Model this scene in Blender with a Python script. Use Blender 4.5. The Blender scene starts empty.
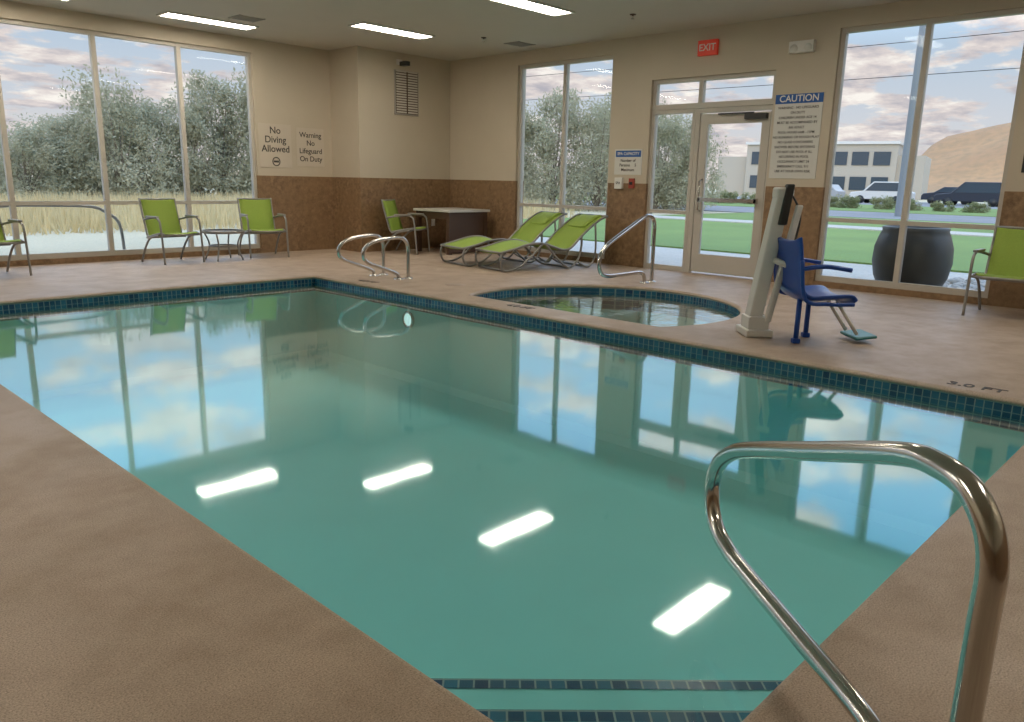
import bpy, bmesh, math, random
import numpy as np
from mathutils import Vector, Matrix
random.seed(4); np.random.seed(4)
S=bpy.context.scene
S.view_settings.view_transform='Standard'
S.view_settings.look='None'
S.view_settings.exposure=0.0
COL=S.collection

# ------------------------------------------------------------ materials
def newmat(name):
    m=bpy.data.materials.new(name); m.use_nodes=True
    nt=m.node_tree; nt.nodes.clear()
    out=nt.nodes.new('ShaderNodeOutputMaterial')
    return m,nt,out
def L(nt,a,b): nt.links.new(a,b)
def mathn(nt,op,a,b=None,c=None):
    n=nt.nodes.new('ShaderNodeMath'); n.operation=op
    for i,v in enumerate((a,b,c)):
        if v is None: continue
        if isinstance(v,(int,float)): n.inputs[i].default_value=v
        else: L(nt,v,n.inputs[i])
    return n.outputs[0]
def mixc(nt,f,a,b):
    n=nt.nodes.new('ShaderNodeMix'); n.data_type='RGBA'
    for s,v in ((0,f),(6,a),(7,b)):
        if isinstance(v,(int,float)): n.inputs[s].default_value=v
        elif isinstance(v,tuple): n.inputs[s].default_value=(*v[:3],1)
        else: L(nt,v,n.inputs[s])
    return n.outputs[2]
def noise(nt,vec,scale,detail=3,rough=.55):
    n=nt.nodes.new('ShaderNodeTexNoise'); n.inputs['Scale'].default_value=scale
    n.inputs['Detail'].default_value=detail; n.inputs['Roughness'].default_value=rough
    if vec is not None: L(nt,vec,n.inputs['Vector'])
    return n.outputs['Fac']
def ramp(nt,f,stops):
    r=nt.nodes.new('ShaderNodeValToRGB')
    els=r.color_ramp.elements
    while len(els)<len(stops): els.new(.5)
    for e,(p,c) in zip(els,stops):
        e.position=p; e.color=(*c,1) if len(c)==3 else c
    L(nt,f,r.inputs[0]); return r.outputs[0]
def pos(nt):
    return nt.nodes.new('ShaderNodeNewGeometry').outputs['Position']
def M(name,col,rough=.5,metal=0.,var=.08,scale=15,bump=0.,bscale=80,emit=0):
    m,nt,out=newmat(name)
    p=nt.nodes.new('ShaderNodeBsdfPrincipled'); L(nt,p.outputs[0],out.inputs[0])
    tc=nt.nodes.new('ShaderNodeTexCoord').outputs['Object']
    f=noise(nt,tc,scale)
    a=tuple(max(0,c*(1-var)) for c in col); b=tuple(min(1,c*(1+var)) for c in col)
    c=mixc(nt,f,a,b); L(nt,c,p.inputs['Base Color'])
    p.inputs['Roughness'].default_value=rough; p.inputs['Metallic'].default_value=metal
    if bump>0:
        bn=nt.nodes.new('ShaderNodeBump'); bn.inputs['Strength'].default_value=bump; bn.inputs['Distance'].default_value=.01
        L(nt,noise(nt,tc,bscale),bn.inputs['Height']); L(nt,bn.outputs[0],p.inputs['Normal'])
    if emit>0:
        p.inputs['Emission Color'].default_value=(*col,1); p.inputs['Emission Strength'].default_value=emit
    return m
def deck_mat(name,c1,c2,c3,rough=.5):
    m,nt,out=newmat(name)
    p=nt.nodes.new('ShaderNodeBsdfPrincipled'); L(nt,p.outputs[0],out.inputs[0])
    P=pos(nt)
    big=noise(nt,P,.7,4); mid=noise(nt,P,3.5,6,.68); fine=noise(nt,P,210,3,.7)
    base=mixc(nt,ramp(nt,big,[(.38,(0,0,0)),(.62,(1,1,1))]),c1,c2)
    base=mixc(nt,ramp(nt,mid,[(.40,(0,0,0)),(.72,(.85,.85,.85))]),base,c3)
    sp=ramp(nt,fine,[(.36,(.52,.50,.48)),(.48,(1,1,1)),(.54,(1,1,1)),(.66,(1.35,1.32,1.28))])
    mu=nt.nodes.new('ShaderNodeMix'); mu.data_type='RGBA'; mu.blend_type='MULTIPLY'; mu.inputs[0].default_value=1
    L(nt,base,mu.inputs[6]); L(nt,sp,mu.inputs[7]); L(nt,mu.outputs[2],p.inputs['Base Color'])
    L(nt,mathn(nt,'MULTIPLY_ADD',mid,.5,rough-.25),p.inputs['Roughness'])
    bn=nt.nodes.new('ShaderNodeBump'); bn.inputs['Strength'].default_value=.12; bn.inputs['Distance'].default_value=.002
    L(nt,fine,bn.inputs['Height']); L(nt,bn.outputs[0],p.inputs['Normal'])
    return m
def wall_mat():
    m,nt,out=newmat('painted_wall')
    p=nt.nodes.new('ShaderNodeBsdfPrincipled'); L(nt,p.outputs[0],out.inputs[0])
    P=pos(nt); sx=nt.nodes.new('ShaderNodeSeparateXYZ'); L(nt,P,sx.inputs[0]); z=sx.outputs[2]
    up=mixc(nt,noise(nt,P,2,3),(.50,.43,.33),(.56,.485,.38))
    f=noise(nt,P,15,6,.72); g=noise(nt,P,3.0,5,.6)
    lo=mixc(nt,ramp(nt,f,[(.36,(0,0,0)),(.64,(1,1,1))]),(.15,.085,.042),(.32,.20,.105))
    lo=mixc(nt,ramp(nt,g,[(.4,(0,0,0)),(.65,(.7,.7,.7))]),lo,(.25,.15,.075))
    c=mixc(nt,mathn(nt,'GREATER_THAN',z,1.2),lo,up)
    L(nt,c,p.inputs['Base Color']); p.inputs['Roughness'].default_value=.55
    bn=nt.nodes.new('ShaderNodeBump'); bn.inputs['Strength'].default_value=.15; bn.inputs['Distance'].default_value=.005
    L(nt,noise(nt,P,60,3),bn.inputs['Height']); L(nt,bn.outputs[0],p.inputs['Normal'])
    return m
def mosaic_mat(name,du,dv,size=.05,off=0.):
    m,nt,out=newmat(name)
    p=nt.nodes.new('ShaderNodeBsdfPrincipled'); L(nt,p.outputs[0],out.inputs[0])
    P=pos(nt)
    def dot(v):
        n=nt.nodes.new('ShaderNodeVectorMath'); n.operation='DOT_PRODUCT'; L(nt,P,n.inputs[0]); n.inputs[1].default_value=v; return n.outputs['Value']
    u=mathn(nt,'DIVIDE',dot(du),size); v=mathn(nt,'ADD',mathn(nt,'DIVIDE',dot(dv),size),off)
    fu=mathn(nt,'FRACT',mathn(nt,'ADD',u,1000.)); fv=mathn(nt,'FRACT',mathn(nt,'ADD',v,1000.))
    mk=mathn(nt,'MULTIPLY',mathn(nt,'GREATER_THAN',fu,.13),mathn(nt,'GREATER_THAN',fv,.13))
    cx=nt.nodes.new('ShaderNodeCombineXYZ'); L(nt,mathn(nt,'FLOOR',u),cx.inputs[0]); L(nt,mathn(nt,'FLOOR',v),cx.inputs[1])
    w=nt.nodes.new('ShaderNodeTexWhiteNoise'); L(nt,cx.outputs[0],w.inputs[0])
    tile=mixc(nt,w.outputs['Value'],(.012,.05,.13),(.03,.16,.27))
    L(nt,mixc(nt,mk,(.28,.36,.38),tile),p.inputs['Base Color']); p.inputs['Roughness'].default_value=.25
    return m
def water_mat(name,tint,k=1.7,add=.05,sc=1.6,st=.06,cap=.55):
    m,nt,out=newmat(name)
    P=pos(nt)
    bn=nt.nodes.new('ShaderNodeBump'); bn.inputs['Strength'].default_value=st; bn.inputs['Distance'].default_value=.05
    h=mathn(nt,'ADD',noise(nt,P,sc,2),mathn(nt,'MULTIPLY',noise(nt,P,sc*4,2),.12))
    L(nt,h,bn.inputs['Height'])
    fr=nt.nodes.new('ShaderNodeFresnel'); fr.inputs['IOR'].default_value=1.33; L(nt,bn.outputs[0],fr.inputs['Normal'])
    f=mathn(nt,'MULTIPLY_ADD',fr.outputs[0],k,add); f=mathn(nt,'MINIMUM',f,cap)
    t=nt.nodes.new('ShaderNodeBsdfTransparent'); t.inputs[0].default_value=(*tint,1)
    g=nt.nodes.new('ShaderNodeBsdfGlossy'); g.inputs['Roughness'].default_value=.045; g.inputs['Color'].default_value=(.92,1,1,1); L(nt,bn.outputs[0],g.inputs['Normal'])
    mx=nt.nodes.new('ShaderNodeMixShader'); L(nt,f,mx.inputs[0]); L(nt,t.outputs[0],mx.inputs[1]); L(nt,g.outputs[0],mx.inputs[2]); L(nt,mx.outputs[0],out.inputs[0])
    return m
def glass_mat():
    m,nt,out=newmat('window_glass')
    fr=nt.nodes.new('ShaderNodeFresnel'); fr.inputs['IOR'].default_value=1.15
    t=nt.nodes.new('ShaderNodeBsdfTransparent'); t.inputs[0].default_value=(.97,.98,.98,1)
    g=nt.nodes.new('ShaderNodeBsdfGlossy'); g.inputs['Roughness'].default_value=.02
    mx=nt.nodes.new('ShaderNodeMixShader'); L(nt,fr.outputs[0],mx.inputs[0]); L(nt,t.outputs[0],mx.inputs[1]); L(nt,g.outputs[0],mx.inputs[2]); L(nt,mx.outputs[0],out.inputs[0])
    return m
def emit_mat(name,col,st):
    m,nt,out=newmat(name); e=nt.nodes.new('ShaderNodeEmission'); e.inputs[0].default_value=(*col,1); e.inputs[1].default_value=st; L(nt,e.outputs[0],out.inputs[0]); return m
def ground_mat(name,c1,c2,c3,s1=.4,s2=25):
    m,nt,out=newmat(name)
    p=nt.nodes.new('ShaderNodeBsdfPrincipled'); L(nt,p.outputs[0],out.inputs[0]); P=pos(nt)
    a=mixc(nt,ramp(nt,noise(nt,P,s1,4),[(.35,(0,0,0)),(.65,(1,1,1))]),c1,c2)
    a=mixc(nt,ramp(nt,noise(nt,P,s2,3),[(.4,(0,0,0)),(.7,(1,1,1))]),a,c3)
    L(nt,a,p.inputs['Base Color']); p.inputs['Roughness'].default_value=.85
    return m

mWall=wall_mat()
mCeil=M('ceiling_paint',(.53,.49,.43),.8,var=.03,scale=3)
mDeck=deck_mat('pool_deck_concrete',(.43,.325,.24),(.49,.375,.28),(.35,.255,.18))
mCop=deck_mat('coping_concrete',(.40,.31,.24),(.46,.36,.28),(.34,.26,.2))
mPlaster=M('pool_plaster',(.30,.78,.78),.6,var=.04,scale=2)
mTile=mosaic_mat('blue_mosaic_tile',(1,1,0),(0,0,1))
mTileD=mosaic_mat('blue_step_tile',(.7071,-.7071,0),(.7071,.7071,0),.05,.0)
mWater=water_mat('water',(.93,1,1),k=1.5,add=.035,sc=1.1,st=.016,cap=.5)
mSpaW=water_mat('spa_water_surface',(.90,.98,.97),k=1.5,sc=5,st=.08,cap=.6)
mSpaP=M('spa_plaster',(.42,.66,.65),.6,scale=2)
mGlass=glass_mat()
mFrame=M('window_frame_paint',(.50,.46,.40),.45,var=.03)
mSteel=M('brushed_steel',(.62,.60,.57),.17,1.,var=.06,scale=6)
mAlu=M('grey_aluminium',(.30,.29,.27),.4,.5,var=.05)
mLime=M('lime_sling_fabric',(.27,.38,.055),.7,var=.1,scale=60,bump=.2,bscale=200)
mBrown=M('dark_brown_laminate',(.08,.042,.024),.5)
mWhite=M('white_enamel',(.7,.68,.64),.4,var=.03)
mCream=M('cream_tabletop',(.6,.58,.53),.35,var=.03)
mBlack=M('black_plastic',(.02,.02,.02),.4)
mBlue=M('blue_moulded_plastic',(.01,.065,.34),.3,var=.1)
mTeal=M('teal_plastic',(.04,.20,.22),.4)
mLamp=emit_mat('troffer_diffuser',(1,.92,.78),29)
mPlateTan=M('tan_sign_plate',(.56,.49,.40),.5,var=.03)
mPlate=M('sign_plate',(.62,.61,.57),.5,var=.03)
mInk=M('sign_ink',(.06,.05,.045),.6)
mBlueInk=M('blue_sign_header',(.02,.10,.34),.5)
mRed=M('exit_sign_red',(.6,.045,.02),.5,emit=.15)
mDarkPot=M('dark_glazed_planter',(.045,.045,.04),.45,var=.3,scale=4,bump=.2,bscale=10)
mGrille=M('vent_grille',(.32,.3,.27),.5)
mTableGl=M('smoked_glass',(.25,.24,.22),.15)
mPoolDisc=emit_mat('pool_disc_glow',(.62,1,.95),1.3)

# ------------------------------------------------------------ mesh helpers
def link(o,parent=None):
    COL.objects.link(o)
    if parent: o.parent=parent
    return o
def mesh_obj(name,verts,faces,mat,parent=None,smooth=False):
    me=bpy.data.meshes.new(name); me.from_pydata([tuple(v) for v in verts],[],faces)
    bm=bmesh.new(); bm.from_mesh(me); bmesh.ops.recalc_face_normals(bm,faces=bm.faces); bm.to_mesh(me); bm.free()
    if smooth: me.polygons.foreach_set('use_smooth',[True]*len(me.polygons))
    me.materials.append(mat); me.update()
    return link(bpy.data.objects.new(name,me),parent)
def empty(name,loc=(0,0,0),rz=0,mat3=None):
    e=bpy.data.objects.new(name,None); e.empty_display_size=.2; COL.objects.link(e)
    if mat3 is not None: e.matrix_world=Matrix.Translation(loc)@mat3.to_4x4()
    else: e.location=loc; e.rotation_euler=(0,0,rz)
    return e
def boxes(name,bl,mat,parent=None,bevel=0):
    v=[];f=[]
    for (a,b) in bl:
        n=len(v)
        for z in (a[2],b[2]):
            for x,y in ((a[0],a[1]),(b[0],a[1]),(b[0],b[1]),(a[0],b[1])): v.append((x,y,z))
        for q in ((0,3,2,1),(4,5,6,7),(0,1,5,4),(1,2,6,5),(2,3,7,6),(3,0,4,7)): f.append(tuple(n+i for i in q))
    o=mesh_obj(name,v,f,mat,parent)
    if bevel>0:
        md=o.modifiers.new('bevel','BEVEL'); md.width=bevel; md.segments=3; md.limit_method='ANGLE'
    return o
def box(name,c,s,mat,parent=None,bevel=0,rot=None):
    o=boxes(name,[((-s[0]/2,-s[1]/2,-s[2]/2),(s[0]/2,s[1]/2,s[2]/2))],mat,parent,bevel)
    o.location=c
    if rot: o.rotation_euler=rot
    return o
def smoothpts(pts,n=6,closed=False):
    P=[Vector(p) for p in pts]; out=[]
    for i in range(len(P)-1):
        p0=P[max(i-1,0)];p1=P[i];p2=P[i+1];p3=P[min(i+2,len(P)-1)]
        for k in range(n):
            t=k/n
            out.append(.5*((2*p1)+(-p0+p2)*t+(2*p0-5*p1+4*p2-p3)*t*t+(-p0+3*p1-3*p2+p3)*t**3))
    out.append(P[-1]); return out
def tube(name,pts,r,mat,parent=None,seg=12,smooth=0):
    P=[Vector(p) for p in pts]
    if smooth: P=smoothpts(P,smooth)
    v=[];f=[]
    T=(P[1]-P[0]).normalized(); up=Vector((0,0,1)) if abs(T.z)<.9 else Vector((1,0,0))
    N=T.cross(up).normalized()
    for i,p in enumerate(P):
        if i==0: t=(P[1]-P[0])
        elif i==len(P)-1: t=P[-1]-P[-2]
        else: t=(P[i+1]-P[i]).normalized()+(P[i]-P[i-1]).normalized()
        t.normalize(); N=(N-t*N.dot(t)).normalized(); B=t.cross(N)
        for k in range(seg):
            a=2*math.pi*k/seg; v.append(p+r*(math.cos(a)*N+math.sin(a)*B))
    for i in range(len(P)-1):
        for k in range(seg):
            f.append((i*seg+k,i*seg+(k+1)%seg,(i+1)*seg+(k+1)%seg,(i+1)*seg+k))
    f.append(tuple(range(seg))); f.append(tuple(range((len(P)-1)*seg,len(P)*seg)))
    return mesh_obj(name,v,f,mat,parent,True)
def lathe(name,prof,mat,parent=None,seg=40,c=(0,0)):
    v=[];f=[]
    for r,z in prof:
        for k in range(seg):
            a=2*math.pi*k/seg; v.append((c[0]+r*math.cos(a),c[1]+r*math.sin(a),z))
    for i in range(len(prof)-1):
        for k in range(seg): f.append((i*seg+k,i*seg+(k+1)%seg,(i+1)*seg+(k+1)%seg,(i+1)*seg+k))
    return mesh_obj(name,v,f,mat,parent,True)
def ribbon(name,prof,axis,w,mat,parent,th=.012,n=6):
    """profile points (a,z) swept sideways; axis 'y' => a is y and width is x"""
    pts=smoothpts([(p[0],0,p[1]) for p in prof],n); v=[];f=[]
    for p in pts:
        for s in (-1,-.5,0,.5,1):
            sag=-.012*(1-s*s)
            if axis=='y': v.append((s*w/2,p.x,p.z+sag))
            else: v.append((p.x,s*w/2,p.z+sag))
    for i in range(len(pts)-1):
        for k in range(4): f.append((i*5+k,i*5+k+1,(i+1)*5+k+1,(i+1)*5+k))
    o=mesh_obj(name,v,f,mat,parent,True)
    md=o.modifiers.new('thick','SOLIDIFY'); md.thickness=th; return o
def text(name,s,loc,size,mat,parent=None,rot=None,align='CENTER'):
    c=bpy.data.curves.new(name,'FONT'); c.body=s; c.size=size; c.align_x=align; c.align_y='CENTER'; c.extrude=.001
    c.offset=size*.012; c.materials.append(mat)
    o=bpy.data.objects.new(name,c); link(o,parent); o.location=loc
    if rot: o.rotation_euler=rot
    return o
def offset_loop(loop,d):
    n=len(loop); out=[]
    for i in range(n):
        a=Vector(loop[i-1]);b=Vector(loop[i]);c=Vector(loop[(i+1)%n])
        d1=(b-a).normalized(); d2=(c-b).normalized()
        n1=Vector((-d1.y,d1.x)); n2=Vector((-d2.y,d2.x))
        m=(n1+n2)/(1+n1.dot(n2)); out.append(b+m*d)
    return out
def loop_strip(name,loop,prof,mat,parent=None,smooth=False):
    v=[];f=[];n=len(loop)
    for off,z in prof:
        for p in offset_loop(loop,off): v.append((p.x,p.y,z))
    for i in range(len(prof)-1):
        for k in range(n): f.append((i*n+k,i*n+(k+1)%n,(i+1)*n+(k+1)%n,(i+1)*n+k))
    return mesh_obj(name,v,f,mat,parent,smooth)

# ------------------------------------------------------------ room dims
XR=9.55; YL=11.5; X0=-1.7; Y0=-1.7; H=3.2
PX0,PX1,PY0,PY1=1.09,5.32,.665,8.51
WZ=-.09
pool=[(PX0,PY0),(PX1,PY0),(PX1,PY1),(PX0,PY1)]
sc=(6.4,4.85); sr=1.42; flat=5.66
a0=math.acos((flat-sc[0])/sr)
spa=[(sc[0]+sr*math.cos(t),sc[1]+sr*math.sin(t)) for t in np.linspace(-a0,a0,56)]
# deck (floor) with openings
bm=bmesh.new(); edges=[]
for lp in ([(X0,Y0),(XR,Y0),(XR,YL),(X0,YL)],pool,spa):
    vs=[bm.verts.new((x,y,0)) for x,y in lp]
    for i in range(len(vs)): edges.append(bm.edges.new((vs[i],vs[(i+1)%len(vs)])))
bmesh.ops.triangle_fill(bm,use_beauty=True,use_dissolve=False,edges=edges,normal=(0,0,1))
def inside(pt,lp):
    c=False
    for i in range(len(lp)):
        (x1,y1),(x2,y2)=lp[i-1],lp[i]
        if (y1>pt[1])!=(y2>pt[1]) and pt[0]<(x2-x1)*(pt[1]-y1)/(y2-y1)+x1: c=not c
    return c
kill=[f for f in bm.faces if inside(f.calc_center_median()[:2],pool) or inside(f.calc_center_median()[:2],spa)]
bmesh.ops.delete(bm,geom=kill,context='FACES')
bmesh.ops.recalc_face_normals(bm,faces=bm.faces)
for f in bm.faces:
    if f.normal.z<0: f.normal_flip()
me=bpy.data.meshes.new('floor'); bm.to_mesh(me); bm.free(); me.materials.append(mDeck)
link(bpy.data.objects.new('floor',me))

pl=empty('swimming_pool')
cop=[(0,0),(.012,-.004),(.022,-.014),(.026,-.024),(.022,-.034),(.01,-.04),(-.01,-.042)]
loop_strip('coping_nose',pool,cop,mDeck,pl,True)
loop_strip('waterline_tile',pool,[(-.01,-.04),(-.01,-.20)],mTile,pl)
DZ=-1.0
loop_strip('plaster_wall',pool,[(-.01,-.20),(-.01,DZ+.06),(.06,DZ)],mPlaster,pl)
q=offset_loop(pool,.06); mesh_obj('plaster_bottom',[(p.x,p.y,DZ) for p in q],[(0,1,2,3)],mPlaster,pl)
cx,cy=PX0-.01,PY0-.01
def stepprism(name,sm,z,zb,mat):
    l=sm-cx-cy
    v=[(cx,cy,z),(cx+l,cy,z),(cx,cy+l,z),(cx,cy,zb),(cx+l,cy,zb),(cx,cy+l,zb)]
    mesh_obj(name,v,[(0,1,2),(3,5,4),(0,3,4,1),(1,4,5,2),(2,5,3,0)],mat,pl)
def stepband(name,sm,z):
    w=.05*1.4142
    l=sm-cx-cy; m=l-w
    v=[(cx+l,cy,z+.003),(cx,cy+l,z+.003),(cx,cy+m,z+.003),(cx+m,cy,z+.003)]
    mesh_obj(name,v,[(0,1,2,3)],mTileD,pl)
c5=.05*1.41421
s_up=38*c5+.008*1.414; s_lo=45*c5+.008*1.414
stepprism('step_upper',s_up+.012,-.25,DZ,mPlaster); stepband('step_tile_upper',s_up,-.25)
stepprism('step_lower',s_lo+.012,-.40,DZ+.001,mPlaster); stepband('step_tile_lower',s_lo,-.40)
q=offset_loop(pool,-.008)
mesh_obj('pool_water',[(p.x,p.y,WZ) for p in q],[(0,1,2,3)],mWater,pl)
def pdisc(loc,rot):  # small emissive disc in a steel ring on the pool wall
    la=empty('underwater_glow_disc',loc); la.rotation_euler=rot
    lathe('disc_ring',[(.07,0),(.095,.0),(.095,.02),(.08,.03),(.07,.02)],mSteel,la)
    v=[(.07*math.cos(t),.07*math.sin(t),.012) for t in np.linspace(0,2*math.pi,24,False)]
    mesh_obj('disc_face',v,[tuple(range(24))],mPoolDisc,la)
pdisc((PX1+.005,6.65,-.31),(0,-math.pi/2,0))

sp=empty('hot_tub')
loop_strip('coping_nose',spa,cop,mDeck,sp,True)
loop_strip('waterline_tile',spa,[(-.01,-.04),(-.01,-.30)],mTile,sp)
loop_strip('spa_wall',spa,[(-.01,-.30),(-.01,-.45),(.4,-.45),(.4,-.9)],mSpaP,sp)
q=offset_loop(spa,.4); mesh_obj('spa_bottom',[(p.x,p.y,-.9) for p in q],[tuple(range(len(q)))],mSpaP,sp)
q=offset_loop(spa,-.008); mesh_obj('spa_water',[(p.x,p.y,-.09) for p in q],[tuple(range(len(q)))],mSpaW,sp)

# ------------------------------------------------------------ walls
T=.2
def wall_boxes_y(x0,x1,y0,y1,ops):   # wall running along y
    bl=[];c=y0
    for (a,b,z0,z1) in sorted(ops):
        bl.append(((x0,c,0),(x1,a,H)))
        if z0>0: bl.append(((x0,a,0),(x1,b,z0)))
        bl.append(((x0,a,z1),(x1,b,H))); c=b
    bl.append(((x0,c,0),(x1,y1,H))); return bl
def wall_boxes_x(y0,y1,x0,x1,ops):
    return [((a[1],a[0],a[2]),(b[1],b[0],b[2])) for a,b in wall_boxes_y(y0,y1,x0,x1,ops)]
HZ=3.0; SZ=.07
opsR=[(7.2,9.1,SZ,HZ),(4.70,6.52,0,2.60),(2.05,3.96,SZ,HZ),(-1.2,.7,SZ,HZ)]
opsL=[(1.68,6.25,SZ,HZ),(-1.4,1.1,SZ,HZ)]
boxes('wall_right',wall_boxes_y(XR,XR+T,Y0,YL+T,opsR),mWall)
boxes('wall_left',wall_boxes_x(YL,YL+T,X0,XR,opsL),mWall)
boxes('wall_corner_bulkhead',[((7.61,10.72,0),(XR,YL,H))],mWall)
boxes('wall_rear',[((X0-T,Y0-T,0),(X0,YL+T,H))],mWall)
boxes('wall_side',[((X0,Y0-T,0),(XR+T,Y0,H))],mWall)
boxes('ceiling',[((X0-T,Y0-T,H),(XR+T,YL+T,H+.25))],mCeil)
boxes('foundation_slab',[((XR,Y0-T,-1.3),(XR+T,YL+T,-.001)),((X0-T,YL,-1.3),(XR,YL+T,-.001))],mCop)

def window(name,axis,c0,c1,z0,z1,mull,bars,at,parentname=None):
    e=empty(name,(0,0,0)); w=.05; d0=at+.05; d1=at+.13
    bl=[]
    def bx(a,b,za,zb,dd=0):
        if axis=='y': bl.append(((d0+dd,a,za),(d1-dd,b,zb)))
        else: bl.append(((a,d0+dd,za),(b,d1-dd,zb)))
    bx(c0,c0+w,z0,z1); bx(c1-w,c1,z0,z1); bx(c0+w,c1-w,z1-w,z1); bx(c0+w,c1-w,z0,z0+w+.02)
    for m in mull: bx(m-w/2-.005,m+w/2+.005,z0+w,z1-w,.002)
    for b in bars: bx(c0+w,c1-w,b-.025,b+.025,.004)
    boxes('frame',bl,mFrame,e)
    mid=(d0+d1)/2
    if axis=='y': boxes('pane',[((mid-.003,c0+w,z0+w),(mid+.003,c1-w,z1-w))],mGlass,e)
    else: boxes('pane',[((c0+w,mid-.003,z0+w),(c1-w,mid+.003,z1-w))],mGlass,e)
    return e
window('window_1','x',1.68,6.25,SZ,HZ,[2.88,4.02,5.15],[.79],YL)
window('added_light_window_l','x',-1.4,1.1,SZ,HZ,[-.15],[.79],YL)  # unseen window, added to let more daylight into the room
window('window_3','y',7.2,9.1,SZ,HZ,[8.15],[.82],XR)
window('window_4','y',2.05,3.96,SZ,HZ,[3.02],[.82],XR)
window('added_light_window_r','y',-1.2,.7,SZ,HZ,[-.25],[.82],XR)  # out-of-view opening in this wall, put in for extra daylight
window('window_6','y',4.70,6.52,2.2,2.60,[5.77],[],XR)     # transom
window('window_7','y',5.82,6.52,0.0,2.195,[],[.82],XR)      # sidelight
# door
d=empty('door_1',(0,.06,0)); x0=XR+.05;x1=XR+.12
boxes('door_frame',[((x0,4.64,0),(x1,4.68,2.135)),((x0,5.69,0),(x1,5.755,2.135)),((x0,4.64,2.135),(x1,5.755,2.195-.001+.0))],mFrame,d)
boxes('door_leaf',[((x0+.01,4.69,.02),(x1-.01,4.80,2.12)),((x0+.01,5.57,.02),(x1-.01,5.68,2.12)),((x0+.01,4.80,1.99),(x1-.01,5.57,2.12)),((x0+.01,4.80,.02),(x1-.01,5.57,.27))],mFrame,d)
boxes('door_pane',[((x0+.03,4.8,.27),(x0+.036,5.57,1.99))],mGlass,d)
boxes('push_bar',[((x0-.06,4.75,.98),(x0-.03,5.62,1.03)),((x0-.06,4.76,.97),(x0+.012,4.79,1.04)),((x0-.06,5.58,.97),(x0+.012,5.61,1.04))],mSteel,d)
tube('pull_handle',[(x0+.01,5.6,.85),(x0-.05,5.6,.87),(x0-.05,5.6,1.25),(x0+.01,5.6,1.27)],.012,mSteel,d)
boxes('door_closer',[((x0-.05,4.72,2.03),(x0+.01,5.02,2.10)),((x0-.045,4.9,2.10),(x0-.02,5.4,2.12))],mBlack,d)

# ------------------------------------------------------------ ceiling fixtures
for (x,y) in [(5.2,10.65),(7.15,9.22),(7.12,6.62),(7.05,3.87),(7.05,1.1),(2.9,10.65),(-.2,9.2),(-.2,6.2),(-.3,3.0),(3.2,-.8)]:  # first four are seen; the rest are unseen, added to brighten the room
    e=empty('ceiling_troffer_and_fill_light',(x,y,H))
    boxes('housing',[((-.63,-.17,-.02),(.63,-.14,-.001)),((-.63,.14,-.02),(.63,.17,-.001)),((-.63,-.14,-.02),(-.6,.14,-.001)),((.6,-.14,-.02),(.63,.14,-.001))],mWhite,e)
    boxes('diffuser',[((-.6,-.14,-.012),(.6,.14,-.004))],mLamp,e)
for (x,y) in [(5.44,10.1),(9.0,8.55)]:
    e=empty('ceiling_air_vent',(x,y,H))
    boxes('grille',[((-.16,-.14+i*.04,-.015),(.16,-.125+i*.04,-.004)) for i in range(7)]+[((-.18,-.16,-.012),(-.16,.16,-.001)),((.16,-.16,-.012),(.18,.16,-.001))],mGrille,e)
for (x,y) in [(8.3,6.0),(8.3,8.6)]:
    e=empty('fire_sprinkler',(x,y,H-.002))
    lathe('escutcheon',[(.0,-.012),(.035,-.01),(.04,0)],mBrown,e,16)
    tube('head',[(0,0,-.005),(0,0,-.05)],.01,mSteel,e,8); lathe('deflector',[(0,-.052),(.022,-.05),(.022,-.054),(0,-.056)],mSteel,e,12)

# ------------------------------------------------------------ wall items
MR=Matrix(((0,0,-1),(-1,0,0),(0,1,0)))   # right wall: local x->-Y, y->Z, z->-X
ML=Matrix(((1,0,0),(0,0,-1),(0,1,0)))    # left wall
def panel(name,wall,c,w,h,mat,th=.008):
    loc=(XR-.001,c[0],c[1]) if wall=='R' else (c[0],c[2] if len(c)>2 else YL-.001,c[1])
    e=empty(name,loc,mat3=MR if wall=='R' else ML)
    boxes('plate',[((-w/2,-h/2,0),(w/2,h/2,th))],mat,e,.002); return e
e=panel('caution_sign','R',(4.37,1.80),.60,1.0,mPlate)
boxes('header',[((-.30,.39,.008),(.30,.50,.010))],mBlueInk,e)
text('header_text','CAUTION',(0,.445,.011),.11,mWhite,e)
lines=["WARNING - NO LIFEGUARD","ON DUTY","CHILDREN UNDER AGE 14","MUST BE ACCOMPANIED BY","AN ADULT","POOL HOURS 6AM - 11PM","NO RUNNING OR ROUGH PLAY","NO GLASS CONTAINERS","SHOWER BEFORE ENTERING","DO NOT USE POOL IF ILL","NO DIVING IN POOL","OCCUPANCY LIMIT 24","EMERGENCY CALL 911","USE AT YOUR OWN RISK"]
for i,s in enumerate(lines): text('line_%d'%(i+1),s,(0,.34-i*.058,.0095),.040,mInk,e)
e=panel('spa_capacity_sign','R',(6.85,1.50),.48,.36,mPlate)
boxes('header',[((-.22,.07,.008),(.22,.16,.010))],mBlueInk,e)
text('header_text','SPA CAPACITY',(0,.115,.011),.058,mWhite,e)
for i,s in enumerate(["Number of","Persons     5","Maximum"]): text('line_%d'%(i+1),s,(0,.02-i*.065,.0095),.058,mInk,e)
e=panel('emergency_phone_box','R',(6.98,1.2),.13,.16,mWhite,.05); text('label','SPA',(0,0,.052),.05,mInk,e)
e=panel('spa_timer_switch','R',(6.76,1.2),.09,.14,M('red_label',(.35,.05,.03),.5),.03); boxes('knob',[((-.02,-.02,.03),(.02,.02,.05))],mBlack,e)
e=panel('no_diving_sign','L',(6.57,1.66),.56,.66,mPlateTan)
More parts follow.
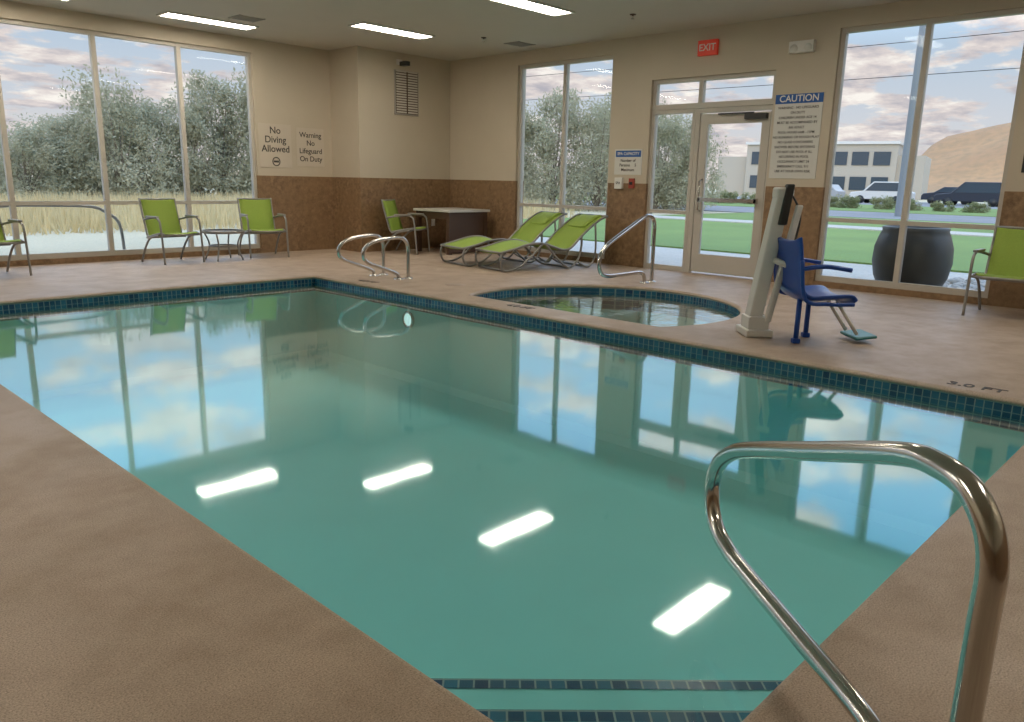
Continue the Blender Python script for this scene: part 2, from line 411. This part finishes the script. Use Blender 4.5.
for i,s in enumerate(["No","Diving","Allowed"]): text('line_%d'%(i+1),s,(0,.23-i*.14,.0095),.145,mInk,e)
lathe('symbol_ring',[(.07,.008),(.07,.011),(.055,.011),(.055,.008)],mInk,e,24,(0,-.24))
boxes('symbol_figure',[((-.045,-.255,.008),(.045,-.225,.011))],mInk,e)
e=panel('no_lifeguard_sign','L',(7.2,1.66),.5,.60,mPlateTan)
for i,s in enumerate(["Warning","No","Lifeguard","On Duty"]): text('line_%d'%(i+1),s,(0,.19-i*.125,.0095),.115,mInk,e)
e=panel('wall_return_vent','L',(8.57,2.58,10.719),.50,.70,mGrille,.02)
boxes('louvres',[((-.22,-.32+i*.04,.02),(.22,-.295+i*.04,.028)) for i in range(17)],mCeil,e)
boxes('dark_slots',[((-.23,-.33,.0201),(.23,.33,.0215))],mBrown,e)
boxes('divider',[((-.012,-.33,.02),(.012,.33,.031))],mBrown,e)
e=panel('security_camera','L',(8.42,3.05,10.719),.1,.08,mWhite,.04)
tube('arm',[(0,0,.04),(0,-.02,.12)],.015,mWhite,e); boxes('body',[((-.05,-.07,.08),(.05,0,.24))],mBlack,e,.01)
e=panel('light_switch_plate','L',(9.15,.45,10.719),.08,.12,mWhite,.008); boxes('toggle',[((-.01,-.02,.008),(.01,.02,.018))],mWhite,e)
e=panel('exit_sign','R',(5.66,2.94),.28,.19,mRed,.05); text('letters','EXIT',(0,0,.051),.12,mWhite,e)
e=panel('emergency_light','R',(4.38,2.83),.30,.13,mWhite,.08)
for s in (-.09,.09): lathe('lens',[(0,.1),(.04,.098),(.05,.08)],mPlate,e,16,(s,-.02))
e=panel('pool_rules_notice','R',(1.94-.09,1.55),.16,.32,mBlack); text('label','POOL',(0,0,.0095),.05,M('yellow_ink',(.6,.5,.1),.5),e)
e=panel('depth_notice','R',(1.5,1.55),.26,.5,mPlate); boxes('header',[((-.13,-.25,.008),(.13,.0,.010))],mBlueInk,e); text('label','POOL',(0,.1,.0095),.08,mInk,e)

# ------------------------------------------------------------ steel rails
def rail(name,loc,rz,prof,r=.024):
    e=empty(name,loc,rz)
    tube('bent_tube',[(p[0],0,p[1]) for p in prof],r,mSteel,e,16,8)
    for x in (prof[0][0],prof[-1][0]):
        lathe('flange',[(r,.02),(r+.015,.018),(r+.035,.008),(r+.037,.0)],mSteel,e,24,(x,0))
    return e
near=[(0,0),(0,.25),(0,.5),(0,.6),(.025,.665),(.08,.708),(.16,.718),(.272,.70),(.6,.588),(.93,.474),(1.06,.415),(1.14,.35),(1.172,.27),(1.15,.19),(1.09,.145),(1.0,.125),(.9,.12),(.55,.12),(.3,.12),(.21,.10),(.17,.05),(.165,0)]
rail('pool_handrail',(1.387,.23,0),math.atan2(.773,.634),near)
rail('spa_handrail',(8.25,5.47,0),math.pi,[(p[0]*.93,p[1]*1.14) for p in near])
lad=[(0,0),(0,.2),(0,.36),(.03,.45),(.11,.5),(.25,.5),(.45,.48),(.58,.44),(.655,.37),(.66,.29),(.6,.23),(.5,.19),(.3,.12),(.18,.07),(.15,.03),(.15,0)]
rail('ladder_grab_rail',(6.02,8.02,0),math.pi,lad,.022)
rail('ladder_grab_rail',(6.05,7.56,0),math.pi,lad,.022)

# ------------------------------------------------------------ chairs
def chair(loc,rz):
    e=empty('sling_armchair',loc,rz); e.scale=(.94,.94,.96)
    ribbon('sling',[(.27,.425),(.2,.435),(0,.40),(-.13,.375),(-.19,.40),(-.235,.55),(-.30,.75),(-.335,.88)],'y',.50,mLime,e)
    for n,s in (('left',-1),('right',1)):
        x=s*.265
        tube('side_rail_'+n,[(x,.28,.42),(x,.2,.435),(x,0,.405),(x,-.14,.375),(x,-.2,.40),(x,-.25,.56),(x,-.31,.75),(x,-.345,.9)],.014,mAlu,e,8,4)
        xo=s*.30
        tube('arm_and_front_leg_'+n,[(xo,.31,.013),(xo,.285,.3),(xo,.26,.55),(xo,.22,.625),(xo,.12,.65),(xo,-.1,.63),(x,-.26,.60)],.015,mAlu,e,8,4)
        tube('rear_leg_'+n,[(xo,.2,.405),(xo,-.05,.36),(xo,-.22,.2),(xo,-.34,.013)],.015,mAlu,e,8,4)
        boxes('arm_pad_'+n,[((xo-.025,-.1,.645),(xo+.025,.2,.67))],mAlu,e,.008)
    for y,z in ((.27,.41),(-.15,.36),(-.342,.885)):
        tube('cross_bar',[(-.3 if z<.8 else -.265,y,z),(.3 if z<.8 else .265,y,z)],.013,mAlu,e,8)
    return e
chair((4.56,10.84,0),math.pi+.1)
chair((5.95,10.9,0),math.pi-.2)
chair((2.33,10.5,0),math.pi+.15)
chair((8.14,10.2,0),math.pi+.5)
chair((8.75,1.72,0),math.pi/2)
# side table
e=empty('glass_side_table',(5.25,10.75,0))
lathe('top',[(0,.40),(.27,.40),(.28,.41),(.27,.42),(0,.42)],mTableGl,e)
lathe('rim',[(.275,.39),(.295,.395),(.295,.43),(.275,.43)],mAlu,e)
for i in range(4):
    a=math.pi/4+i*math.pi/2; c,s=math.cos(a),math.sin(a)
    tube('leg_%d'%(i+1),[(.27*c,.27*s,.4),(.2*c,.2*s,.22),(.27*c,.27*s,.012)],.012,mAlu,e,8,4)
lathe('ring',[(.19,.2),(.205,.21),(.19,.22),(.18,.21),(.19,.2)],mAlu,e)
# square table
e=empty('square_table',(8.93,9.98,0))
boxes('top',[((-.46,-.46,.68),(.46,.46,.72))],mCream,e,.006)
boxes('apron',[((-.42,-.41,.57),(.42,-.39,.68)),((-.42,.39,.57),(.42,.41,.68)),((-.42,-.39,.57),(-.40,.39,.68)),((.40,-.39,.57),(.42,.39,.68))],mBrown,e)
for i,(sx,sy) in enumerate(((-1,-1),(1,-1),(-1,1),(1,1))):
    boxes('leg_%d'%(i+1),[((min(sx*.43,sx*.36),min(sy*.42,sy*.35),0),(max(sx*.43,sx*.36),max(sy*.42,sy*.35),.68))],mBrown,e)
boxes('modesty_panel',[((-.36,-.405,.02),(.36,-.39,.57))],mBrown,e)
# chaise lounges
def lounge(loc,rz):
    e=empty('chaise_lounge',loc,rz)
    pr=[(0,.26),(.2,.30),(.45,.36),(.68,.37),(.9,.31),(1.05,.27),(1.18,.30),(1.35,.45),(1.55,.60),(1.72,.70),(1.82,.73)]
    ribbon('sling',pr,'x',.60,mLime,e,.015)
    for n,s in (('left',-1),('right',1)):
        y=s*.32
        tube('side_rail_'+n,[(a,y,z) for a,z in pr],.017,mAlu,e,8,4)
        tube('front_arch_leg_'+n,[(.02,y,.255),(.0,y,.12),(.08,y,.02),(.3,y,.06),(.5,y,.2),(.68,y,.355)],.016,mAlu,e,8,5)
        tube('rear_arch_leg_'+n,[(.75,y,.35),(.95,y,.15),(1.15,y,.02),(1.3,y,.12),(1.36,y,.3),(1.36,y,.45)],.016,mAlu,e,8,5)
        tube('back_brace_'+n,[(1.3,y,.1),(1.5,y,.02),(1.62,y,.2),(1.6,y,.63)],.014,mAlu,e,8,5)
    for a,z in (pr[0],(1.0,.265),pr[-1],(.08,.02),(1.15,.02),(1.5,.02)):
        tube('cross_bar',[(a,-.32,z),(a,.32,z)],.015,mAlu,e,8)
    ribbon('headrest',[(1.50,.585),(1.6,.66),(1.72,.725),(1.79,.745)],'x',.4,mLime,e,.03)
    return e
lounge((7.52,8.40,0),math.radians(-12))
lounge((7.48,7.62,0),math.radians(-13))

# ------------------------------------------------------------ pool lift
e=empty('pool_access_lift',(5.98,2.93,0),math.radians(-45))
box('base_plate',(0,0,.03),(.22,.30,.06),mWhite,e,.012)
box('base_socket',(0,0,.10),(.17,.2,.12),mWhite,e,.01)
def taper(name,p0,p1,s0,s1,mat):
    v=[]
    for p,s in ((p0,s0),(p1,s1)):
        for x,y in ((-1,-1),(1,-1),(1,1),(-1,1)): v.append((p[0]+x*s[0]/2,p[1]+y*s[1]/2,p[2]))
    o=mesh_obj(name,v,[(0,3,2,1),(4,5,6,7),(0,1,5,4),(1,2,6,5),(2,3,7,6),(3,0,4,7)],mat,e)
    md=o.modifiers.new('b','BEVEL'); md.width=.012; md.segments=3
taper('mast',(-.02,.02,.08),(.13,.02,1.12),(.11,.14),(.11,.12),mWhite)
taper('actuator_arm',(.07,-.09,.12),(.24,-.09,1.06),(.05,.05),(.05,.05),mWhite)
taper('actuator_motor',(.13,-.035,.9),(.17,-.035,1.22),(.07,.07),(.06,.07),mBlack)
box('pivot_head',(.14,.02,1.15),(.14,.13,.09),mWhite,e,.02)
tube('hand_control_cable',[(.16,-.03,1.18),(.26,-.06,1.0),(.24,-.08,.8),(.19,-.1,.6)],.008,mBlack,e,8,6)
tube('swing_arm',[(.10,-.05,.62),(.14,-.16,.60),(.22,-.2,.58)],.025,mWhite,e,12,4)
c0=(.38,-.2)
def shell(name,prof,w,mat):
    pts=smoothpts([(p[0],0,p[1]) for p in prof],6); v=[];f=[]
    for p in pts:
        for k in range(9):
            s=-1+k/4; v.append((c0[0]+p.x,c0[1]+s*w/2,p.z+.045*abs(s)**3))
    for i in range(len(pts)-1):
        for k in range(8): f.append((i*9+k,i*9+k+1,(i+1)*9+k+1,(i+1)*9+k))
    o=mesh_obj(name,v,f,mat,e,True); md=o.modifiers.new('t','SOLIDIFY'); md.thickness=.035
    md=o.modifiers.new('b','SUBSURF'); md.levels=1; md.render_levels=1
shell('seat_shell',[(.24,.33),(.18,.375),(.0,.365),(-.12,.36),(-.18,.41),(-.20,.56),(-.22,.70),(-.24,.80)],.58,mBlue)
for s in (-1,1):
    y=c0[1]+s*.29
    tube('armrest_%s'%('l' if s<0 else 'r'),[(c0[0]-.22,y,.60),(c0[0]-.05,y,.62),(c0[0]+.15,y,.595)],.018,mBlue,e,10,5)
    tube('seat_frame_%s'%('l' if s<0 else 'r'),[(c0[0]-.23,y*1,.66),(c0[0]-.18,y,.37),(c0[0]+.0,y,.335),(c0[0]+.2,y,.335)],.016,mBlue,e,10,5)
for x,y in ((-.16,-.14),(.02,.12)):
    tube('stand_leg',[(c0[0]+x,c0[1]+y,.36),(c0[0]+x,c0[1]+y,.03)],.02,mBlue,e,10)
    box('foot',(c0[0]+x,c0[1]+y,.02),(.06,.06,.04),mBlue,e,.01)
tube('footrest_strut_1',[(c0[0]+.15,c0[1]-.1,.33),(c0[0]+.34,c0[1]-.1,.07)],.014,mWhite,e,10)
tube('footrest_strut_2',[(c0[0]+.15,c0[1]+.1,.33),(c0[0]+.34,c0[1]+.1,.07)],.014,mWhite,e,10)
box('footrest',(c0[0]+.40,c0[1],.05),(.17,.30,.025),mTeal,e,.01,(0,-.12,0))

# ------------------------------------------------------------ deck markers
def marker(s,x,y,rz,size=.10,z=.002):
    o=text('depth_marker',s,(x,y,z),size,mInk); o.rotation_euler=(0,0,rz); return o
marker('4.0 FT',5.5,5.15,-math.pi/2,.13); marker('4.0 FT',7.05,3.45,-math.pi*.75,.1)
marker('4.0 FT',5.47,7.6,-math.pi/2,.13); marker('3.0 FT',5.43,1.15,-math.pi/2,.13)
for (x,y) in [(6.1,6.75)]:
    e=empty('skimmer_lid',(x,y,0)); lathe('lid',[(0,.006),(.11,.006),(.12,.0)],mCop,e,32)

# ------------------------------------------------------------ exterior
g=-.03
def flat(name,x0,y0,x1,y1,z,mat):
    return boxes(name,[((x0,y0,z-.05),(x1,y1,z))],mat)
mField=ground_mat('dry_field',(.56,.50,.35),(.48,.44,.30),(.66,.58,.42))
mLawn=ground_mat('lawn_grass',(.17,.26,.065),(.22,.33,.08),(.14,.20,.05))
mAsph=ground_mat('asphalt',(.24,.24,.25),(.29,.29,.30),(.2,.2,.21))
mConc=ground_mat('wet_concrete',(.52,.49,.43),(.60,.56,.50),(.43,.41,.37),1.2)
flat('ground_field',-120,YL+T,XR+T,160,g-.02,mField)
flat('ground_field',XR+T,-120,360,160,g-.021,mField)
flat('ground_concrete_walk',XR+T,-8,13.4,22,g,mConc)
flat('ground_concrete_walk',-8,YL+T,XR+T,13.2,g,mConc)
flat('ground_lawn',13.4,-30,34,17.5,g+.03,mLawn)
flat('ground_lawn',44,-30,62,60,g+.03,mLawn)
flat('ground_road',34.5,-90,43.5,120,g+.02,mAsph)
flat('ground_parking_lot',62,-60,84,90,g+.02,mAsph)
flat('ground_footpath',24,-30,25.6,17.5,g+.06,mConc)
mBark=M('bark',(.24,.20,.15),.9,var=.3)
def leafmat(name,a,b):
    m,nt,out=newmat(name); p=nt.nodes.new('ShaderNodeBsdfDiffuse'); P=pos(nt)
    tr=nt.nodes.new('ShaderNodeBsdfTranslucent'); mx=nt.nodes.new('ShaderNodeMixShader'); mx.inputs[0].default_value=.4
    f=noise(nt,P,1.1,4); h=noise(nt,P,9,2)
    c=mixc(nt,ramp(nt,f,[(.35,(0,0,0)),(.65,(1,1,1))]),a,b)
    c=mixc(nt,mathn(nt,'MULTIPLY',h,.35),c,tuple(x*.65 for x in a)); L(nt,c,p.inputs['Color']); L(nt,c,tr.inputs['Color'])
    L(nt,p.outputs[0],mx.inputs[1]); L(nt,tr.outputs[0],mx.inputs[2]); L(nt,mx.outputs[0],out.inputs[0])
    return m
mLeaf=leafmat('olive_leaves',(.42,.41,.28),(.60,.58,.44)); mShrub=leafmat('shrub_leaves',(.30,.32,.17),(.44,.43,.26))
mDry=leafmat('dry_grass_blades',(.66,.53,.29),(.80,.69,.44))
def treemesh(name,n,h,w,blobs,leaf,mat,trunk=True):
    rng=np.random.RandomState(blobs*7+n%97)
    cs=[];
    for i in range(blobs):
        t=rng.rand(); z=h*(.10+.80*t); rr=w*.5*(1-.5*t)*math.sqrt(rng.rand()); a=rng.rand()*6.283
        cs.append((rr*math.cos(a),rr*math.sin(a),z,w*(.07+.11*rng.rand())))
    cs=np.array(cs); idx=rng.randint(0,blobs,n); dirs=rng.normal(size=(n,3)); dirs/=np.linalg.norm(dirs,axis=1)[:,None]
    rad=rng.rand(n)**.6*1.3
    c=cs[idx,:3]+dirs*(cs[idx,3]*rad)[:,None]*np.array([1,1,1.05]); c[:,2]=np.maximum(c[:,2],.05)
    u=rng.normal(size=(n,3)); u/=np.linalg.norm(u,axis=1)[:,None]; v=np.cross(u,rng.normal(size=(n,3))); v/=np.linalg.norm(v,axis=1)[:,None]
    s=leaf*(.5+rng.rand(n))[:,None]
    quad=np.stack([c-u*s,c+v*s*.4,c+u*s,c-v*s*.4],1).reshape(-1,3)
    verts=[tuple(q) for q in quad]; faces=[(4*i,4*i+1,4*i+2,4*i+3) for i in range(n)]; nf=n
    me=bpy.data.meshes.new(name)
    if trunk:
        for k in range(min(blobs,18)):
            tgt=cs[k]; base=len(verts); r0=.035*h/5
            p0=np.array([0,0,0.]);p1=np.array([tgt[0]*.3,tgt[1]*.3,tgt[2]*.45]);p2=tgt[:3]
            for p,r in ((p0,r0*1.6),(p1,r0),(p2,r0*.3)):
                for j in range(5):
                    a=j*1.2566; verts.append((p[0]+r*math.cos(a),p[1]+r*math.sin(a),p[2]))
            for q in range(2):
                for j in range(5): faces.append((base+q*5+j,base+q*5+(j+1)%5,base+(q+1)*5+(j+1)%5,base+(q+1)*5+j))
    me.from_pydata(verts,[],faces); me.materials.append(mat); me.materials.append(mBark)
    me.polygons.foreach_set('material_index',[0]*nf+[1]*(len(faces)-nf)); me.update(); return me
tm=[treemesh('olive_tree_mesh_a',12000,5,4.4,44,.075,mLeaf),treemesh('olive_tree_mesh_b',12000,5,5.0,50,.075,mLeaf),treemesh('olive_tree_mesh_c',10500,5,3.8,38,.075,mLeaf)]
bmh=treemesh('shrub_mesh',3500,1.2,1.9,16,.06,mShrub,False)
def tree(x,y,hh,w=1.):
    o=bpy.data.objects.new('olive_tree',random.choice(tm)); link(o); o.location=(x,y,g-.05); o.rotation_euler=(0,0,random.random()*6.28)
    o.scale=(w,w,hh/5)
for x,y,hh,w in [(4.5,31,2.6,.7),(6.5,32,2.6,.75),(8.2,31,2.9,.75),(9.8,31.5,3.4,.8),(11.2,30.5,4.6,.85),(12.6,31.5,4.2,.85),(13.9,30.5,3.9,.8),(15.2,31,5.3,.9),(16.8,30.5,5.6,1.0),(18.4,31.5,5.2,1.0),
                 (7.5,36,3.0,1),(10.5,36,3.6,1),(13.5,36.5,4.4,1.),(20.5,32,5,1)]: tree(x,y,hh,w)
for x,y,hh,w in [(23.2,29.0,4.4,.8),(25,27.6,4.6,.85),(26.8,26,5.0,.85),(28,24.3,5.6,.95),(29.2,22.6,5.0,.85),(30.6,20.4,4.9,.85),(31.6,19.1,4.6,.7),(29.5,28.5,4.6,1),(33,24.5,5.0,1),(34,22.0,4.8,.9)]: tree(x,y,hh,w)
def shrub(x,y,s):
    o=bpy.data.objects.new('shrub',bmh); link(o); o.location=(x,y,g-.05); o.scale=(s*1.2,s*1.2,s); o.rotation_euler=(0,0,random.random()*6)
for i in range(14): shrub(50+random.uniform(-.5,.5),12+i*1.7,random.uniform(.5,.9))
# dry grass strip (one object)
n=30000; rng=np.random.RandomState(3)
gx=rng.uniform(0,22,n); gy=17.5+rng.rand(n)**.7*9.5; hh=.2+rng.rand(n)*.55; aa=rng.rand(n)*6.28
lx=rng.normal(0,.1,n); ly=rng.normal(0,.1,n)
v=np.stack([np.stack([gx-.02*np.cos(aa),gy-.02*np.sin(aa),np.full(n,g-.03)],1),np.stack([gx+.02*np.cos(aa),gy+.02*np.sin(aa),np.full(n,g-.03)],1),np.stack([gx+lx,gy+ly,g+hh],1)],1).reshape(-1,3)
me=bpy.data.meshes.new('tall_dry_grass'); me.from_pydata([tuple(q) for q in v],[],[(3*i,3*i+1,3*i+2) for i in range(n)]); me.materials.append(mDry)
link(bpy.data.objects.new('tall_dry_grass',me))
# bent grey tube standing outside the left window
e=empty('outdoor_bent_tube',(2.75,12.35,g))
tube('bent_tube',[(0,0,0),(0,0,.5),(.06,0,.70),(.25,0,.76),(.8,0,.76),(1.3,0,.74),(1.5,0,.66),(1.68,0,.48),(1.72,0,0)],.022,mAlu,e,10,6)
# planter
e=empty('round_planter',(10.22,3.06,g)); e.scale=(.93,.93,.98)
lathe('pot',[(0,0),(.30,0),(.36,.04),(.44,.2),(.475,.38),(.465,.56),(.42,.70),(.39,.76),(.40,.80),(.37,.81),(.35,.77),(.35,.70),(0,.69)],mDarkPot,e,48)
# river stones around the planter: one object
rng=np.random.RandomState(9); v=[];f=[]
for i in range(260):
    x=10.0+rng.rand()*2.2; y=1.6+rng.rand()*1.4; r=.035+rng.rand()*.05
    if (x-10.22)**2+(y-3.06)**2<.30: continue
    b=len(v); ico=[(0,0,1)]+[(math.cos(k*1.2566)*.9,math.sin(k*1.2566)*.9,.45) for k in range(5)]+[(math.cos(k*1.2566+.6),math.sin(k*1.2566+.6),-.4) for k in range(5)]
    sx_=1+rng.rand()*.5
    for p in ico: v.append((x+p[0]*r*sx_,y+p[1]*r,g+.3*r+p[2]*r*.7))
    for k in range(5):
        k2=(k+1)%5; f+= [(b,b+1+k,b+1+k2),(b+1+k,b+6+k,b+1+k2),(b+1+k2,b+6+k,b+6+k2)]
mesh_obj('river_stones',v,f,M('stone_grey',(.42,.39,.35),.7,var=.3,scale=6),None,True)
# office building
mStone=M('building_stucco',(.47,.42,.35),.8); mDarkGl=M('building_dark_glass',(.06,.08,.1),.1)
e=empty('office_building',(100,42.5,g),math.atan2(17,-4))
Lb=18
boxes('body',[((-Lb/2,-14,0),(Lb/2,0,6.6)),((-Lb/2-3,-13,0),(-Lb/2,-1,5.2)),((Lb/2,-13,0),(Lb/2+4,-1,5.0)),((2,-6,6.6),(7,-10,7.4))],mStone,e)
bl=[]
for fl in (1.0,4.0):
    for i in range(7): bl.append(((-Lb/2+.7+i*2.45,-.02,fl),(-Lb/2+2.6+i*2.45,.12,fl+1.6)))
boxes('windows',bl,mDarkGl,e); boxes('cornice',[((-Lb/2-.2,-14.2,6.5),(Lb/2+.2,.3,6.85))],mWhite,e)
# tan hill (height-field)
def hillh(x,y):
    s=min(1,max(0,(67-y)/11)); s=s*s*(3-2*s)
    ridge=13.8+ (54-y)*.20
    fx=math.exp(-((x-205)/26)**2)
    return s*ridge*fx+.6*math.sin(x*.31+y*.17)*fx*s
nx,ny=40,60; v=[];f=[]
for i in range(nx):
    for j in range(ny):
        x=150+i*110/nx; y=-50+j*120/(ny-1); v.append((x,y,hillh(x,y)-.3))
for i in range(nx-1):
    for j in range(ny-1): f.append((i*ny+j,(i+1)*ny+j,(i+1)*ny+j+1,i*ny+j+1))
mesh_obj('tan_hill',v,f,ground_mat('hill_soil',(.50,.29,.14),(.43,.25,.13),(.36,.23,.12),.08,.6),None,True)
# pole & wires
e=empty('utility_pole',(38.3,12.15,g))
lathe('shaft',[(.30,0),(.28,6),(.24,18),(0,18)],M('galvanised_pole',(.24,.26,.28),.5),e,20)
boxes('crossarm',[((-.08,-1.6,16),(.08,1.6,16.25))],mStone,e)
for k in range(4):
    y0=-60;y1=70;pts=[]
    for i in range(21):
        t=i/20; pts.append((39.5+k*.8,y0+(y1-y0)*t,7.0+k*1.6-2.2*4*t*(1-t)*.35))
    tube('power_line' ,pts,.016,mBlack,None,5)
e=empty('utility_pole',(47,9.2,g)); lathe('shaft',[(.13,0),(.10,11),(0,11)],mBark,e,12); boxes('crossarm',[((-.06,-1.2,9.8),(.06,1.2,9.95))],mBark,e)
e=empty('street_lamp',(22,63,g)); lathe('shaft',[(.14,0),(.09,11),(0,11)],mAlu,e,10); tube('arm',[(0,0,11),(0,-.6,11.2),(0,-1.4,11.1)],.05,mAlu,e,8); box('head',(0,-1.6,11.08),(.25,.6,.12),mAlu,e)
def car(name,x,y,rz,mat,l=4.6,h=1.55):
    e=empty(name,(x,y,g),rz)
    pr=[(-l/2,.35),(-l/2,.95),(-l/2+.25,1.02),(-l/2+.7,h),(l*.1,h),(l*.27,1.02),(l/2-.15,.9),(l/2,.7),(l/2,.35)]
    v=[(a,s*.88,z) for s in (-1,1) for a,z in pr]; n=len(pr)
    f=[tuple(range(n)),tuple(range(2*n-1,n-1,-1))]+[(i,(i+1)%n,n+(i+1)%n,n+i) for i in range(n)]
    o=mesh_obj('body',v,f,mat,e); md=o.modifiers.new('b','BEVEL'); md.width=.06; md.segments=3
    gp=[(-l/2+.5,1.05),(-l/2+.8,h-.08),(l*.08,h-.08),(l*.22,1.05)]
    v=[(a,s*.90,z) for s in (-1,1) for a,z in gp]
    mesh_obj('side_glass',v,[(0,1,2,3),(7,6,5,4),(0,4,5,1),(1,5,6,2),(2,6,7,3),(3,7,4,0)],mDarkGl,e)
    for xx in (-l*.3,l*.3):
        for s in (-1,1): tube('wheel',[(xx,s*.68,.33),(xx,s*.93,.33)],.33,mBlack,e,16)
mDarkCar=M('dark_car_paint',(.03,.035,.05),.35)
car('parked_suv',70,24.0,math.pi/2,mWhite,4.8,1.8)
car('parked_pickup',72,17.6,math.pi/2,mDarkCar,5.4,1.9)
car('parked_sedan',71,30.0,math.pi/2,M('silver_car_paint',(.4,.4,.4),.35),4.5,1.5)
car('parked_sedan',78,20.8,math.pi/2,mDarkCar,4.5,1.5)

# ------------------------------------------------------------ world
w=bpy.data.worlds.new('sky'); S.world=w; w.use_nodes=True; nt=w.node_tree; nt.nodes.clear()
out=nt.nodes.new('ShaderNodeOutputWorld'); bg=nt.nodes.new('ShaderNodeBackground'); L(nt,bg.outputs[0],out.inputs[0])
tc=nt.nodes.new('ShaderNodeTexCoord').outputs['Generated']
sx=nt.nodes.new('ShaderNodeSeparateXYZ'); L(nt,tc,sx.inputs[0]); z=mathn(nt,'MAXIMUM',sx.outputs[2],0.)
base=ramp(nt,z,[(0,(.72,.62,.54)),(.07,(.62,.64,.69)),(.16,(.46,.58,.72)),(.40,(.22,.47,.80)),(1,(.16,.36,.65))])
den=mathn(nt,'ADD',z,.16)
cb=nt.nodes.new('ShaderNodeCombineXYZ'); L(nt,mathn(nt,'DIVIDE',sx.outputs[0],den),cb.inputs[0]); L(nt,mathn(nt,'DIVIDE',sx.outputs[1],den),cb.inputs[1])
cn=noise(nt,cb.outputs[0],2.7,8,.58)
cov=mathn(nt,'ADD',cn,mathn(nt,'MULTIPLY',mathn(nt,'SUBTRACT',.25,mathn(nt,'MINIMUM',z,.25)),.22))
mask=ramp(nt,cov,[(.485,(0,0,0)),(.56,(1,1,1))])
cn2=noise(nt,cb.outputs[0],4.6,6,.6)
cc=ramp(nt,cn2,[(.35,(.46,.44,.49)),(.52,(.74,.66,.64)),(.66,(.96,.90,.84))])
L(nt,mixc(nt,mask,base,cc),bg.inputs[0])
hi=ramp(nt,z,[(.15,(0,0,0)),(.34,(1,1,1))])
L(nt,mathn(nt,'MULTIPLY_ADD',hi,1.9,1.08),bg.inputs[1])
# portals
def portal(loc,rot,sx_,sy_):
    l=bpy.data.lights.new('window_portal','AREA'); l.shape='RECTANGLE'; l.size=sx_; l.size_y=sy_; l.cycles.is_portal=True
    o=bpy.data.objects.new('window_portal',l); COL.objects.link(o); o.location=loc; o.rotation_euler=rot
for a,b,z0,z1 in opsR:
    portal((XR+.2,(a+b)/2,(z0+z1)/2),(0,math.pi/2,0),z1-z0,b-a)
for a,b,z0,z1 in opsL:
    portal(((a+b)/2,YL+.2,(z0+z1)/2),(-math.pi/2,0,0),b-a,z1-z0)
sl=bpy.data.lights.new('sun','SUN'); sl.energy=.9; sl.angle=.15; sl.color=(1,.86,.70)
so=bpy.data.objects.new('sun',sl); COL.objects.link(so); so.rotation_euler=Vector((.75,.45,-.42)).to_track_quat('-Z','Y').to_euler()

# ------------------------------------------------------------ camera
cam=bpy.data.cameras.new('camera'); co=bpy.data.objects.new('camera',cam); COL.objects.link(co)
R=Matrix(((.6929,.1487,-.7056),(-.7209,.1709,-.6717),(.0207,.9741,.2256)))
q=R.to_quaternion(); q.normalize()
co.matrix_world=Matrix.Translation((0,0,1.2))@q.to_matrix().to_4x4()
cam.sensor_width=36; cam.lens=36*778/1024; cam.clip_end=600; cam.clip_start=.05
S.camera=co
